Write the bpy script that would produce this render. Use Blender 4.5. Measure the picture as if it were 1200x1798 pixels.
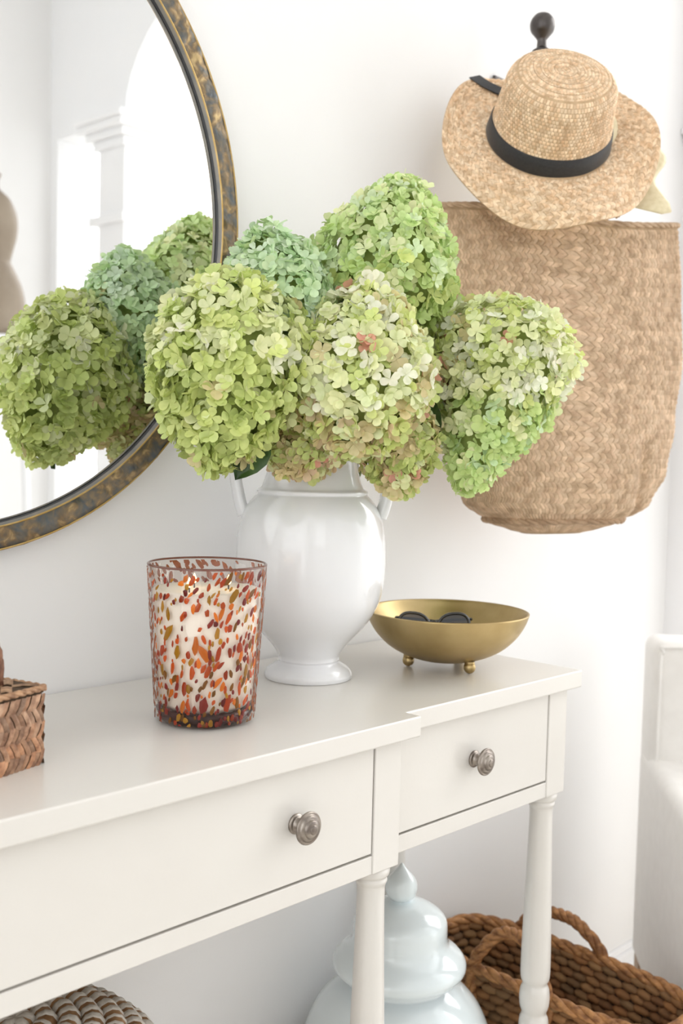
import bpy, bmesh, math, random
from mathutils import Vector, Matrix, Euler, noise as mnoise
random.seed(7)
for o in list(bpy.data.objects): bpy.data.objects.remove(o)
S = bpy.context.scene
COL = S.collection
PI = math.pi
T = 0.86                                   # height of the console top above the floor

# ------------------------------------------------------------------ camera
YAW, PITCH, ROLL, FPX = 0.8051, -0.0605, 0.025, 1937.57
CAMP = Vector((-0.9539, -1.1452, T + 0.3029))
def cam_axes():
    f0 = Vector((math.sin(YAW), math.cos(YAW), 0)); r0 = Vector((math.cos(YAW), -math.sin(YAW), 0)); u0 = Vector((0, 0, 1))
    f = f0*math.cos(PITCH) + u0*math.sin(PITCH); u = u0*math.cos(PITCH) - f0*math.sin(PITCH)
    r = r0*math.cos(ROLL) + u*math.sin(ROLL); u2 = u*math.cos(ROLL) - r0*math.sin(ROLL)
    return r, u2, f
CR, CU, CF = cam_axes()
cam = bpy.data.cameras.new('camera'); camo = bpy.data.objects.new('camera', cam); COL.objects.link(camo)
M = Matrix((CR, CU, -CF)).transposed().to_4x4(); M.translation = CAMP
camo.matrix_world = M
cam.sensor_fit = 'VERTICAL'; cam.sensor_height = 36.0; cam.lens = FPX/1798*36.0
cam.clip_start = 0.02; cam.clip_end = 100
cam.dof.use_dof = True; cam.dof.focus_distance = 1.24; cam.dof.aperture_fstop = 5.6
S.camera = camo

# ------------------------------------------------------------------ daylight and exposure
W = bpy.data.worlds.new('sky'); S.world = W; W.use_nodes = True
bg = W.node_tree.nodes['Background']; bg.inputs[0].default_value = (0.985, 0.995, 1.0, 1); bg.inputs[1].default_value = 5.0
S.view_settings.view_transform = 'Standard'; S.view_settings.look = 'None'
S.view_settings.gamma = 1.0; S.view_settings.use_curve_mapping = False
S.view_settings.exposure = -1.1
sun = bpy.data.lights.new('hazy_sun', 'SUN'); sun.energy = 2.4; sun.angle = math.radians(38); sun.color = (1, .985, .96)
suno = bpy.data.objects.new('hazy_sun', sun); COL.objects.link(suno); suno.location = (4, -2, 4)
suno.rotation_euler = Vector((1.0, -.26, .62)).to_track_quat('Z', 'Y').to_euler()
S.cycles.max_bounces = 12; S.cycles.diffuse_bounces = 6; S.cycles.transparent_max_bounces = 24

# ------------------------------------------------------------------ materials
def newmat(name):
    m = bpy.data.materials.new(name); m.use_nodes = True
    nt = m.node_tree; nt.nodes.clear()
    out = nt.nodes.new('ShaderNodeOutputMaterial')
    return m, nt, out
def nd(nt, t, **kw):
    n = nt.nodes.new(t)
    for k, v in kw.items():
        if k in n.inputs: n.inputs[k].default_value = v
        else: setattr(n, k, v)
    return n
def ramp(nt, stops, interp='LINEAR'):
    r = nt.nodes.new('ShaderNodeValToRGB'); cr = r.color_ramp; cr.interpolation = interp
    while len(cr.elements) > len(stops): cr.elements.remove(cr.elements[-1])
    while len(cr.elements) < len(stops): cr.elements.new(0.5)
    for e, (p, c) in zip(cr.elements, stops):
        e.position = p; e.color = (*c, 1) if len(c) == 3 else c
    return r
def pbr(name, c1, c2=None, scale=8, rough=0.5, metal=0, bump=0, bscale=60, objcol=False, coat=0, stretch=None, sheen=0, detail=4, lo=.35, hi=.65, rvar=0):
    m, nt, out = newmat(name)
    b = nd(nt, 'ShaderNodeBsdfPrincipled'); L = nt.links.new
    b.inputs['Roughness'].default_value = rough; b.inputs['Metallic'].default_value = metal
    b.inputs['Coat Weight'].default_value = coat; b.inputs['Coat Roughness'].default_value = .06 if coat > .4 else .2
    b.inputs['Sheen Weight'].default_value = sheen
    L(b.outputs[0], out.inputs[0])
    tc = nd(nt, 'ShaderNodeTexCoord'); vec = tc.outputs['Object']
    if stretch:
        mp = nd(nt, 'ShaderNodeMapping'); mp.inputs['Scale'].default_value = stretch
        L(vec, mp.inputs[0]); vec = mp.outputs[0]
    n = nd(nt, 'ShaderNodeTexNoise'); n.inputs['Scale'].default_value = scale; n.inputs['Detail'].default_value = detail
    L(vec, n.inputs['Vector'])
    r = ramp(nt, [(lo, c1), (hi, c2 or c1)]); L(n.outputs['Fac'], r.inputs[0]); col = r.outputs[0]
    if objcol:
        oi = nd(nt, 'ShaderNodeObjectInfo'); mx = nd(nt, 'ShaderNodeMix', data_type='RGBA', blend_type='MULTIPLY')
        mx.inputs['Factor'].default_value = 1; L(col, mx.inputs['A']); L(oi.outputs['Color'], mx.inputs['B']); col = mx.outputs['Result']
    L(col, b.inputs['Base Color'])
    if rvar:
        mr = nd(nt, 'ShaderNodeMapRange'); mr.inputs['To Min'].default_value = rough-rvar; mr.inputs['To Max'].default_value = rough+rvar
        L(n.outputs['Fac'], mr.inputs[0]); L(mr.outputs[0], b.inputs['Roughness'])
    if bump:
        n2 = nd(nt, 'ShaderNodeTexNoise'); n2.inputs['Scale'].default_value = bscale; L(vec, n2.inputs['Vector'])
        bp = nd(nt, 'ShaderNodeBump'); bp.inputs['Strength'].default_value = bump; bp.inputs['Distance'].default_value = .004
        L(n2.outputs['Fac'], bp.inputs['Height']); L(bp.outputs[0], b.inputs['Normal'])
    return m
WALL = pbr('wall_paint', (.86, .856, .853), (.87, .866, .864), rough=.75, bump=.03, bscale=300)
TRIM = pbr('trim_paint', (.87, .875, .89), (.88, .88, .89), rough=.45)
CEIL = pbr('ceiling_paint', (.89, .89, .895), rough=.8)
FLOOR = pbr('floor_wood', (.70, .66, .60), (.78, .74, .68), scale=3, stretch=(1, 12, 1), rough=.45, bump=.05)
CREAM = pbr('cream_paint', (.69, .665, .625), (.70, .678, .638), rough=.30, bump=.02, bscale=200, rvar=.04, coat=.35)
GAPM = pbr('drawer_gap', (.36, .31, .25), rough=.8)
PEWTER = pbr('pewter', (.20, .17, .15), (.36, .32, .28), scale=90, rough=.34, metal=1)
BRASS = pbr('brushed_brass', (.42, .31, .14), (.56, .43, .22), scale=14, rough=.36, metal=1, bump=.05, bscale=40, rvar=.08, detail=8)
BRONZE = pbr('dark_bronze', (.07, .062, .06), (.11, .10, .095), scale=30, rough=.3, metal=.85)
PORC = pbr('white_glaze', (.80, .81, .83), (.83, .835, .85), scale=6, rough=.18, coat=.6, bump=.015, bscale=18)
CELADON = pbr('pale_celadon', (.77, .85, .875), (.79, .865, .885), scale=5, rough=.16, coat=.7)
STRAW = pbr('raffia_straw', (.66, .46, .28), (.90, .71, .50), scale=130, rough=.75, objcol=True, bump=.2, bscale=500, stretch=(1, 1, .35))
STRAWB = pbr('raffia_base', (.52, .35, .20), (.64, .46, .28), scale=90, rough=.85, bump=.2, bscale=400)
PALM = pbr('palm_leaf', (.46, .32, .20), (.68, .50, .34), scale=55, rough=.7, objcol=True, bump=.15, bscale=400)
PALMB = pbr('palm_base', (.38, .26, .15), (.46, .33, .20), scale=60, rough=.85)
CREAMSTRAW = pbr('pale_straw', (.72, .63, .40), (.80, .71, .49), scale=120, rough=.7, bump=.15, bscale=500)
RIBBON = pbr('black_ribbon', (.012, .012, .014), (.022, .021, .022), scale=300, rough=.6, sheen=.15)
SEAGRASS = pbr('seagrass_strip', (.20, .105, .055), (.42, .26, .15), scale=120, rough=.55, objcol=True, bump=.25, bscale=500)
SEAGRASSB = pbr('seagrass_core', (.07, .04, .02), rough=.9)
HYA = pbr('hyacinth_rope', (.15, .065, .022), (.36, .19, .075), scale=70, rough=.6, objcol=True, bump=.3, bscale=260, stretch=(1, 1, 2))
HYAB = pbr('hyacinth_gap_liner', (.045, .022, .01), rough=.9)
COILB = pbr('coil_brown', (.22, .11, .04), (.36, .20, .09), scale=60, rough=.7, bump=.2, bscale=300)
COILW = pbr('coil_white', (.52, .48, .42), (.66, .62, .56), scale=160, rough=.7, bump=.3, bscale=400)
WAX = pbr('ivory_wax', (.94, .925, .85), (.95, .94, .87), scale=5, rough=.5)
LINEN = pbr('white_linen', (.82, .80, .77), (.85, .83, .80), scale=40, rough=.9, bump=.06, bscale=700, sheen=.2)
WOODLEG = pbr('oak_leg', (.26, .16, .08), (.36, .23, .13), scale=20, stretch=(1, 1, .1), rough=.5)
BLACKP = pbr('black_acetate', (.010, .010, .011), rough=.12, coat=.5)
TAUPE = pbr('taupe_glaze', (.25, .195, .14), (.31, .25, .185), scale=9, rough=.5)
DARKLIP = pbr('dark_lip', (.015, .016, .018), (.03, .03, .032), scale=30, rough=.35)
SLATE = pbr('slate_bevel', (.17, .17, .165), (.24, .22, .19), scale=40, rough=.4, metal=.5)
GOLDEDGE = pbr('gold_edge', (.46, .30, .10), (.56, .40, .17), scale=60, rough=.4, metal=.8)
STEM = pbr('green_stem', (.10, .15, .04), (.16, .20, .06), scale=50, rough=.5)
SHADEFILL = pbr('panicle_shade_filler', (.22, .27, .07), (.30, .34, .10), scale=90, rough=.8)
LEAF = pbr('dark_leaf', (.022, .055, .012), (.04, .085, .02), scale=40, rough=.35)

def hammered():
    m, nt, out = newmat('hammered_bronze'); L = nt.links.new
    b = nd(nt, 'ShaderNodeBsdfPrincipled'); L(b.outputs[0], out.inputs[0])
    b.inputs['Metallic'].default_value = .75; b.inputs['Roughness'].default_value = .42
    tc = nd(nt, 'ShaderNodeTexCoord')
    n = nd(nt, 'ShaderNodeTexNoise'); n.inputs['Scale'].default_value = 62; n.inputs['Detail'].default_value = 6; n.inputs['Distortion'].default_value = .8
    L(tc.outputs['Object'], n.inputs[0])
    r = ramp(nt, [(.34, (.10, .11, .115)), (.47, (.15, .13, .10)), (.58, (.24, .17, .095)), (.70, (.46, .34, .17))])
    L(n.outputs['Fac'], r.inputs[0]); L(r.outputs[0], b.inputs['Base Color'])
    v = nd(nt, 'ShaderNodeTexNoise'); v.inputs['Scale'].default_value = 55; L(tc.outputs['Object'], v.inputs['Vector'])
    bp = nd(nt, 'ShaderNodeBump'); bp.inputs['Strength'].default_value = .5; bp.inputs['Distance'].default_value = .005
    L(v.outputs['Fac'], bp.inputs['Height']); L(bp.outputs[0], b.inputs['Normal'])
    return m
HAMMER = hammered()
def mirror_mat():
    m, nt, out = newmat('mirror_silver')
    b = nd(nt, 'ShaderNodeBsdfPrincipled'); nt.links.new(b.outputs[0], out.inputs[0])
    b.inputs['Base Color'].default_value = (.93, .94, .935, 1); b.inputs['Metallic'].default_value = 1; b.inputs['Roughness'].default_value = .005
    return m
MIRROR = mirror_mat()
def thin_glass(name, tint, ior=1.45):
    m, nt, out = newmat(name); L = nt.links.new
    t = nd(nt, 'ShaderNodeBsdfTransparent'); t.inputs[0].default_value = (*tint, 1)
    g = nd(nt, 'ShaderNodeBsdfGlossy'); g.inputs['Roughness'].default_value = .03
    f = nd(nt, 'ShaderNodeLayerWeight'); f.inputs[0].default_value = .5
    pw = nd(nt, 'ShaderNodeMath', operation='POWER'); pw.inputs[1].default_value = 4.0; L(f.outputs['Facing'], pw.inputs[0])
    ma = nd(nt, 'ShaderNodeMath', operation='MULTIPLY_ADD'); ma.inputs[1].default_value = .6*(ior-1)/.45; ma.inputs[2].default_value = .04; L(pw.outputs[0], ma.inputs[0])
    mx = nd(nt, 'ShaderNodeMixShader'); L(ma.outputs[0], mx.inputs[0]); L(t.outputs[0], mx.inputs[1]); L(g.outputs[0], mx.inputs[2])
    L(mx.outputs[0], out.inputs[0])
    return m
GLASS = thin_glass('clear_glass', (.97, .945, .925))
def base_glass():
    m, nt, out = newmat('maroon_glass'); L = nt.links.new
    t = nd(nt, 'ShaderNodeBsdfTransparent'); t.inputs[0].default_value = (.55, .38, .36, 1)
    b = nd(nt, 'ShaderNodeBsdfPrincipled'); b.inputs['Base Color'].default_value = (.10, .035, .03, 1); b.inputs['Roughness'].default_value = .08
    n = nd(nt, 'ShaderNodeTexNoise'); n.inputs['Scale'].default_value = 60
    tc = nd(nt, 'ShaderNodeTexCoord'); L(tc.outputs['Object'], n.inputs['Vector'])
    r = ramp(nt, [(.42, (.25, .25, .25)), (.62, (.95, .95, .95))]); L(n.outputs['Fac'], r.inputs[0])
    mx = nd(nt, 'ShaderNodeMixShader'); L(r.outputs[0], mx.inputs[0]); L(t.outputs[0], mx.inputs[1]); L(b.outputs[0], mx.inputs[2])
    L(mx.outputs[0], out.inputs[0]); return m
BASEGLASS = base_glass()
def chip_mat():
    m, nt, out = newmat('frit_chip'); L = nt.links.new
    oi = nd(nt, 'ShaderNodeObjectInfo')
    b = nd(nt, 'ShaderNodeBsdfPrincipled'); b.inputs['Roughness'].default_value = .06; L(oi.outputs['Color'], b.inputs['Base Color'])
    tr = nd(nt, 'ShaderNodeBsdfTranslucent'); L(oi.outputs['Color'], tr.inputs[0])
    mx = nd(nt, 'ShaderNodeMixShader'); mx.inputs[0].default_value = .35
    L(b.outputs[0], mx.inputs[1]); L(tr.outputs[0], mx.inputs[2]); L(mx.outputs[0], out.inputs[0]); return m
CHIP = chip_mat()
def flame_mat():
    m, nt, out = newmat('flame'); e = nd(nt, 'ShaderNodeEmission'); e.inputs[0].default_value = (1, .62, .25, 1); e.inputs[1].default_value = 22
    nt.links.new(e.outputs[0], out.inputs[0]); return m
FLAME = flame_mat()
def petal_mat():
    m, nt, out = newmat('hydrangea_petal'); L = nt.links.new
    oi = nd(nt, 'ShaderNodeObjectInfo'); tc = nd(nt, 'ShaderNodeTexCoord')
    n = nd(nt, 'ShaderNodeTexNoise'); n.inputs['Scale'].default_value = 1.3
    vm = nd(nt, 'ShaderNodeVectorMath', operation='MULTIPLY_ADD'); vm.inputs[1].default_value = (97, 61, 43); L(oi.outputs['Random'], vm.inputs[0]); L(tc.outputs['Object'], vm.inputs[2]); L(vm.outputs[0], n.inputs['Vector'])
    r = ramp(nt, [(.30, (.88, .90, .80)), (.5, (1, 1, 1)), (.72, (1.08, 1.05, 1.06))]); L(n.outputs['Fac'], r.inputs[0])
    mx = nd(nt, 'ShaderNodeMix', data_type='RGBA', blend_type='MULTIPLY'); mx.inputs['Factor'].default_value = 1
    ta = nd(nt, 'ShaderNodeAttribute', attribute_name='tint'); m0 = nd(nt, 'ShaderNodeMix', data_type='RGBA', blend_type='MULTIPLY'); m0.inputs['Factor'].default_value = 1
    L(oi.outputs['Color'], m0.inputs['A']); L(ta.outputs['Color'], m0.inputs['B'])
    L(m0.outputs['Result'], mx.inputs['A']); L(r.outputs[0], mx.inputs['B'])
    b = nd(nt, 'ShaderNodeBsdfPrincipled'); b.inputs['Roughness'].default_value = .55; L(mx.outputs['Result'], b.inputs['Base Color'])
    b.inputs['Specular IOR Level'].default_value = .3
    tr = nd(nt, 'ShaderNodeBsdfTranslucent'); L(mx.outputs['Result'], tr.inputs[0])
    ms = nd(nt, 'ShaderNodeMixShader'); ms.inputs[0].default_value = .28
    L(b.outputs[0], ms.inputs[1]); L(tr.outputs[0], ms.inputs[2]); L(ms.outputs[0], out.inputs[0]); return m
PETAL = petal_mat()
LENS = thin_glass('dark_lens', (.10, .09, .08), 1.6)

# ------------------------------------------------------------------ building helpers
def tag(o, label=None, cat=None, group=None, kind=None):
    if label: o['label'] = label
    if cat: o['category'] = cat
    if group: o['group'] = group
    if kind: o['kind'] = kind
    return o
def empty(name, loc, rot=None, label=None, cat=None, group=None):
    o = bpy.data.objects.new(name, None); COL.objects.link(o)
    m = (rot.to_4x4() if rot else Matrix.Identity(4)).copy(); m.translation = Vector(loc)
    o.matrix_world = m; o.empty_display_size = .05
    return tag(o, label, cat, group)
def root_of(o):
    while o.parent: o = o.parent
    return o
def link_mesh(name, me, parent=None, color=None):
    o = bpy.data.objects.new(name, me); COL.objects.link(o)
    if parent: o.parent = parent
    if color: o.color = (*color, 1)
    return o
def mk(name, V, F, mat, parent=None, smooth=True, local=False, color=None):
    """verts in world coordinates unless local; a child is stored in its root's frame"""
    if parent and not local:
        inv = root_of(parent).matrix_basis.inverted()
        V = [inv @ Vector(v) for v in V]
    me = bpy.data.meshes.new(name); me.from_pydata([tuple(v) for v in V], [], F); me.materials.append(mat)
    if smooth: me.polygons.foreach_set('use_smooth', [True]*len(me.polygons))
    me.update()
    return link_mesh(name, me, parent, color)
class MB:
    def __init__(s): s.V = []; s.F = []
    def add(s, V, F):
        k = len(s.V); s.V += [Vector(v) for v in V]; s.F += [tuple(i+k for i in f) for f in F]; return s
    def tf(s, m): s.V = [m @ v for v in s.V]; return s
    def mk(s, name, mat, parent=None, **kw): return mk(name, s.V, s.F, mat, parent, **kw)
def box(x0, x1, y0, y1, z0, z1, bev=0, seg=2):
    bm = bmesh.new(); bmesh.ops.create_cube(bm, size=1)
    for v in bm.verts: v.co = Vector(((x0+x1)/2+v.co.x*(x1-x0), (y0+y1)/2+v.co.y*(y1-y0), (z0+z1)/2+v.co.z*(z1-z0)))
    if bev: bmesh.ops.bevel(bm, geom=bm.edges[:], offset=bev, segments=seg, profile=.5, affect='EDGES')
    bm.verts.index_update(); V = [v.co.copy() for v in bm.verts]; F = [tuple(v.index for v in f.verts) for f in bm.faces]; bm.free()
    return V, F
def boxo(name, b, mat, parent=None, bev=.0015, seg=2, local=False):
    V, F = box(*b, bev=bev, seg=seg); o = mk(name, V, F, mat, parent, smooth=False, local=local)
    return o
def lathe(prof, n=64, c=(0, 0, 0), a0=0, a1=2*PI):
    full = abs(a1-a0-2*PI) < 1e-6; m = n if full else n+1
    V = []; F = []
    for r, z in prof:
        for i in range(m):
            a = a0+(a1-a0)*i/n; V.append(Vector((c[0]+r*math.cos(a), c[1]+r*math.sin(a), c[2]+z)))
    for j in range(len(prof)-1):
        for i in range(n):
            i2 = (i+1) % m
            F.append((j*m+i, j*m+i2, (j+1)*m+i2, (j+1)*m+i))
    return V, F
def smoothprof(pts, k=6):
    """Catmull-Rom through profile points"""
    out = []
    P = [pts[0]]+list(pts)+[pts[-1]]
    for i in range(1, len(P)-2):
        p0, p1, p2, p3 = [Vector((*q, 0)) if len(q) == 2 else Vector(q) for q in P[i-1:i+3]]
        for s in range(k):
            t = s/k
            q = .5*((2*p1)+(p2-p0)*t+(2*p0-5*p1+4*p2-p3)*t*t+(3*p1-p0-3*p2+p3)*t**3)
            out.append(q)
    out.append(Vector((*pts[-1], 0)) if len(pts[-1]) == 2 else Vector(pts[-1]))
    return [(q.x, q.y) for q in out] if len(pts[0]) == 2 else out
def tube(path, rad, n=10, closed=False, flat=1.0, cap=True):
    path = [Vector(p) for p in path]; N = len(path); V = []; F = []
    rads = rad if isinstance(rad, (list, tuple)) else [rad]*N
    prev = None
    for i, p in enumerate(path):
        if closed: t = path[(i+1) % N]-path[i-1]
        else: t = path[min(i+1, N-1)]-path[max(i-1, 0)]
        t.normalize()
        if prev is None:
            a = Vector((0, 0, 1)) if abs(t.z) < .9 else Vector((1, 0, 0)); u = (a-t*a.dot(t)).normalized()
        else: u = (prev-t*prev.dot(t)).normalized()
        prev = u; w = t.cross(u)
        for k in range(n):
            a = 2*PI*k/n; V.append(p+(u*math.cos(a)+w*math.sin(a)*flat)*rads[i])
    for i in range(N if closed else N-1):
        j = (i+1) % N
        for k in range(n): F.append((i*n+k, i*n+(k+1) % n, j*n+(k+1) % n, j*n+k))
    if cap and not closed:
        F.append(tuple(range(n-1, -1, -1))); F.append(tuple((N-1)*n+k for k in range(n)))
    return V, F
def pillow(mb, c, h, nrm=None):
    """a raised woven tile from its four corners (a,b,c,d): 9 verts, 4 quads"""
    a, b, c_, d = c; n = nrm if nrm is not None else (b-a).cross(d-a).normalized()
    e = (a+b)/2; f = (b+c_)/2; g = (c_+d)/2; k = (d+a)/2; m = (a+b+c_+d)/4
    mb.add([a, e+n*h*.55, b, k+n*h*.55, m+n*h, f+n*h*.55, d, g+n*h*.55, c_],
           [(0, 1, 4, 3), (1, 2, 5, 4), (3, 4, 7, 6), (4, 5, 8, 7)])
def ellipsoid(c, rx, ry, rz, n=12, m=8):
    V = [Vector((c[0], c[1], c[2]-rz))]; F = []
    for j in range(1, m):
        ph = -PI/2+PI*j/m
        for i in range(n):
            a = 2*PI*i/n; V.append(Vector((c[0]+rx*math.cos(ph)*math.cos(a), c[1]+ry*math.cos(ph)*math.sin(a), c[2]+rz*math.sin(ph))))
    V.append(Vector((c[0], c[1], c[2]+rz))); L = len(V)-1
    for i in range(n):
        F.append((0, 1+(i+1) % n, 1+i)); F.append((L, L-n+i, L-n+(i+1) % n))
    for j in range(m-2):
        for i in range(n): F.append((1+j*n+i, 1+j*n+(i+1) % n, 1+(j+1)*n+(i+1) % n, 1+(j+1)*n+i))
    return V, F
def struct(name, V, F, mat, label, smooth=False):
    return tag(mk(name, V, F, mat, None, smooth=smooth), label, None, None, 'structure')

# ------------------------------------------------------------------ the room
XR, YF, XL, ZC = 1.262, -2.55, -2.3, T+2.05
struct('floor', *box(XL-.2, 6, YF-2.5, .15, -.1, 0), FLOOR, 'pale wooden floor of the entry')
struct('wall_back', *box(XL-.15, XR+.10, 0, .15, 0, ZC), WALL, 'plain off-white painted wall behind the console')
struct('ceiling', *box(XL-.15, XR+.16, YF-.15, .15, ZC, ZC+.1), CEIL, 'white ceiling over the entry')
mb = MB(); ly0, ly1, lz0, lz1 = -2.0, -.25, .45, T+1.98      # unseen side wall, its opening added to let in fill light
for b in ((XL-.15, XL, YF, ly0, 0, ZC), (XL-.15, XL, ly1, 0, 0, ZC), (XL-.15, XL, ly0, ly1, 0, lz0), (XL-.15, XL, ly0, ly1, lz1, ZC)): mb.add(*box(*b))
tag(mb.mk('wall_left', WALL, smooth=False), 'off-white side wall of the entry', None, None, 'structure')
# wall facing the console, with an unseen opening added to let in fill light
mb = MB(); wx0, wx1, wz0, wz1 = -2.0, -1.0, 1.25, T+1.95
for b in ((XL-.15, wx0, YF-.15, YF, 0, ZC), (wx1, XR+.05, YF-.15, YF, 0, ZC), (wx0, wx1, YF-.15, YF, 0, wz0), (wx0, wx1, YF-.15, YF, wz1, ZC)): mb.add(*box(*b))
tag(mb.mk('wall_front', WALL, smooth=False), 'off-white wall facing the console, seen in the mirror', None, None, 'structure')
# arcaded wall on the right: pilaster, wide arch, pillar, narrow flat opening
Y0, Y1, Y2, Y3 = -.13, -2.08, -2.23, -2.50; ZS = T+1.40
V = []; F = []
pts = [(0, 0), (Y0, 0), (Y0, ZS)]
for i in range(1, 24):
    a = PI*i/24; pts.append(((Y0+Y1)/2+(Y0-Y1)/2*math.cos(a), ZS+.50*math.sin(a)))
pts += [(Y1, ZS), (Y1, 0), (Y2, 0), (Y2, ZS-.01), (Y3, ZS-.01), (Y3, 0), (YF, 0), (YF, ZC), (0, ZC)]
bm = bmesh.new()
vs = [bm.verts.new((XR+.0, p[0], p[1])) for p in pts]; f = bm.faces.new(vs)
ex = bmesh.ops.extrude_face_region(bm, geom=[f])
bmesh.ops.translate(bm, verts=[g for g in ex['geom'] if isinstance(g, bmesh.types.BMVert)], vec=(.15, 0, 0))
bmesh.ops.recalc_face_normals(bm, faces=bm.faces[:]); bmesh.ops.triangulate(bm, faces=bm.faces[:])
bm.verts.index_update(); V = [v.co.copy() for v in bm.verts]; F = [tuple(v.index for v in f.verts) for f in bm.faces]; bm.free()
struct('wall_right', V, F, TRIM, 'white arcaded wall with an arch and pillar, seen in the mirror')
def capital(y0, y1, zt, k, name, label, steps=((.0, .022, .0), (.022, .05, .012), (.05, .085, .026), (.085, .10, .036))):
    mb = MB()
    for za, zb_, pr_ in [(-.10, -.07, .010), (-.07, -.045, .022), (-.045, -.02, .036), (-.02, 0, .045)]:
        mb.add(*box(XR-pr_*k, XR+.15, y1-pr_*k, y0+pr_*k, zt+za, zt+zb_, .003))
    return tag(mb.mk(name, TRIM, smooth=False), label, None, None, 'structure')
capital(Y1, Y2, T+1.40, 1.6, 'trim_1', 'stepped white capital on the pillar in the mirror')
mb = MB(); mb.add(*box(XR-.02, XR+.16, Y2-.035, Y1+.02, T+1.045, T+1.075, .004))
tag(mb.mk('trim_2', TRIM, smooth=False), 'thin white moulding band around the pillar in the mirror', None, None, 'structure')
mb = MB()
for za, zb_, pr_ in [(-.03, -.012, .012), (-.012, .0, .022)]: mb.add(*box(XR-pr_, XR, -.2, -.002, T+.988+za, T+.988+zb_, .002))
tag(mb.mk('trim_3', TRIM, smooth=False), 'small white ledge moulding at the corner beside the hats', None, None, 'structure')
# baseboard on the back wall: board with two steps
mb = MB()
for y, z0, z1 in ((-.018, 0, .075), (-.013, .075, .098), (-.007, .098, .112)): mb.add(*box(XL, XR, y, 0, z0, z1, .002))
tag(mb.mk('baseboard_back', TRIM, smooth=False), 'white stepped baseboard along the back wall', None, None, 'structure')

# ------------------------------------------------------------------ round mirror
MX, MZ, MR = -.400, T+.574, .4035
mroot = empty('round_mirror', (MX, 0, MZ-MR), None, 'large round mirror with hammered bronze frame on the wall', 'mirror')
def ring(prof, n, nz=0):
    """prof: (radius, y) about the mirror axis"""
    V = []; F = []
    for r, y in prof:
        for i in range(n):
            a = 2*PI*i/n; rr = r; yy = y
            if nz:
                yy += nz*mnoise.noise(Vector((math.cos(a)*38, math.sin(a)*38, r*60)))
                rr += nz*.35*mnoise.noise(Vector((math.cos(a)*30+9, math.sin(a)*30, r*60)))
            V.append(Vector((MX+rr*math.cos(a), yy, MZ+rr*math.sin(a))))
    for j in range(len(prof)-1):
        for i in range(n): F.append((j*n+i, (j+1)*n+i, (j+1)*n+(i+1) % n, j*n+(i+1) % n))
    return V, F
fr = mk('frame', *ring([(MR, -.0005), (MR+.001, -.012), (MR, -.0225), (MR-.003, -.0245), (MR-.009, -.0240), (MR-.015, -.0245), (MR-.021, -.0245), (MR-.0262, -.0240)], 420, .0022), HAMMER, mroot)
mk('outer_edge', *ring([(MR-.0010, -.0228), (MR-.0004, -.0246), (MR-.0014, -.0254), (MR-.0026, -.0244)], 240), GOLDEDGE, fr)
mk('inner_edge', *ring([(MR-.0255, -.0238), (MR-.0264, -.0260), (MR-.0278, -.0258), (MR-.0284, -.0235)], 240), GOLDEDGE, fr)
mk('inner_bevel', *ring([(MR-.0278, -.0250), (MR-.0296, -.0228), (MR-.0306, -.0205)], 240), SLATE, mroot)
mk('inner_lip', *ring([(MR-.0304, -.0208), (MR-.0314, -.0196), (MR-.0322, -.0170), (MR-.0324, -.0145)], 240), DARKLIP, mroot)
mk('glass_bead', *ring([(MR-.0322, -.0160), (MR-.0328, -.0172), (MR-.0338, -.0168), (MR-.0342, -.0150)], 240), SLATE, mroot)
gv = [Vector((MX, -.0155, MZ))]+[Vector((MX+(MR-.0335)*math.cos(2*PI*i/180), -.0155, MZ+(MR-.0335)*math.sin(2*PI*i/180))) for i in range(180)]
tag(mk('glass', gv, [(0, 1+(i+1) % 180, 1+i) for i in range(180)], MIRROR, mroot, smooth=False), 'silvered mirror glass')

# ------------------------------------------------------------------ console table
D1, D2, X1, TH, OV = .3622, .34, .3745, .0241, .0141
WC = .98                                   # width of the middle section
troot = empty('console_table', (-WC/2, -.17, 0), None, 'long cream painted breakfront console table with turned legs', 'table')
def mirx(b): return (-WC-b[1], -WC-b[0], *b[2:])
bm_ = MB(); yb = -.004
outline = [(-WC-X1, yb), (-WC-X1, -D2), (-WC, -D2), (-WC, -D1), (0, -D1), (0, -D2), (X1, -D2), (X1, yb)]
bm = bmesh.new(); vs = [bm.verts.new((x, y, T-TH)) for x, y in outline]; f = bm.faces.new(vs)
ex = bmesh.ops.extrude_face_region(bm, geom=[f]); bmesh.ops.translate(bm, verts=[g for g in ex['geom'] if isinstance(g, bmesh.types.BMVert)], vec=(0, 0, TH))
bmesh.ops.recalc_face_normals(bm, faces=bm.faces[:])
bmesh.ops.bevel(bm, geom=bm.edges[:], offset=.0022, segments=3, profile=.5, affect='EDGES')
bm.verts.index_update(); V = [v.co.copy() for v in bm.verts]; F = [tuple(v.index for v in f.verts) for f in bm.faces]; bm.free()
mk('table_top', V, F, CREAM, troot, smooth=False)
YC, YR = -D1+OV, -D2+OV
ZG, ZB = T-.1492, T-.1716
PW = .0434
cp, rp = (-.0604, -.0170), (.3170, .3604)  # middle post and end post in x
LEGP = [(.0, .0198), (.004, .0214), (.010, .0200), (.0125, .0176), (.016, .0186), (.020, .0174), (.026, .0160), (.06, .0163), (.12, .0178), (.18, .0196), (.23, .0207), (.256, .0209), (.268, .0200),
        (.2745, .0172), (.2785, .0182), (.284, .0203), (.295, .0213), (.306, .0206), (.313, .0186), (.3175, .0172), (.322, .0184), (.328, .0204), (.345, .0210), (.40, .0204), (.47, .0175), (.482, .0185), (.49, .0200), (.4985, .0200)]
def post(b, top):
    boxo('post', (b[0], b[1], b[2], b[2]+PW if b[2] < -.2 else b[3], ZB, T-TH), CREAM, troot, .0012)
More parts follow.
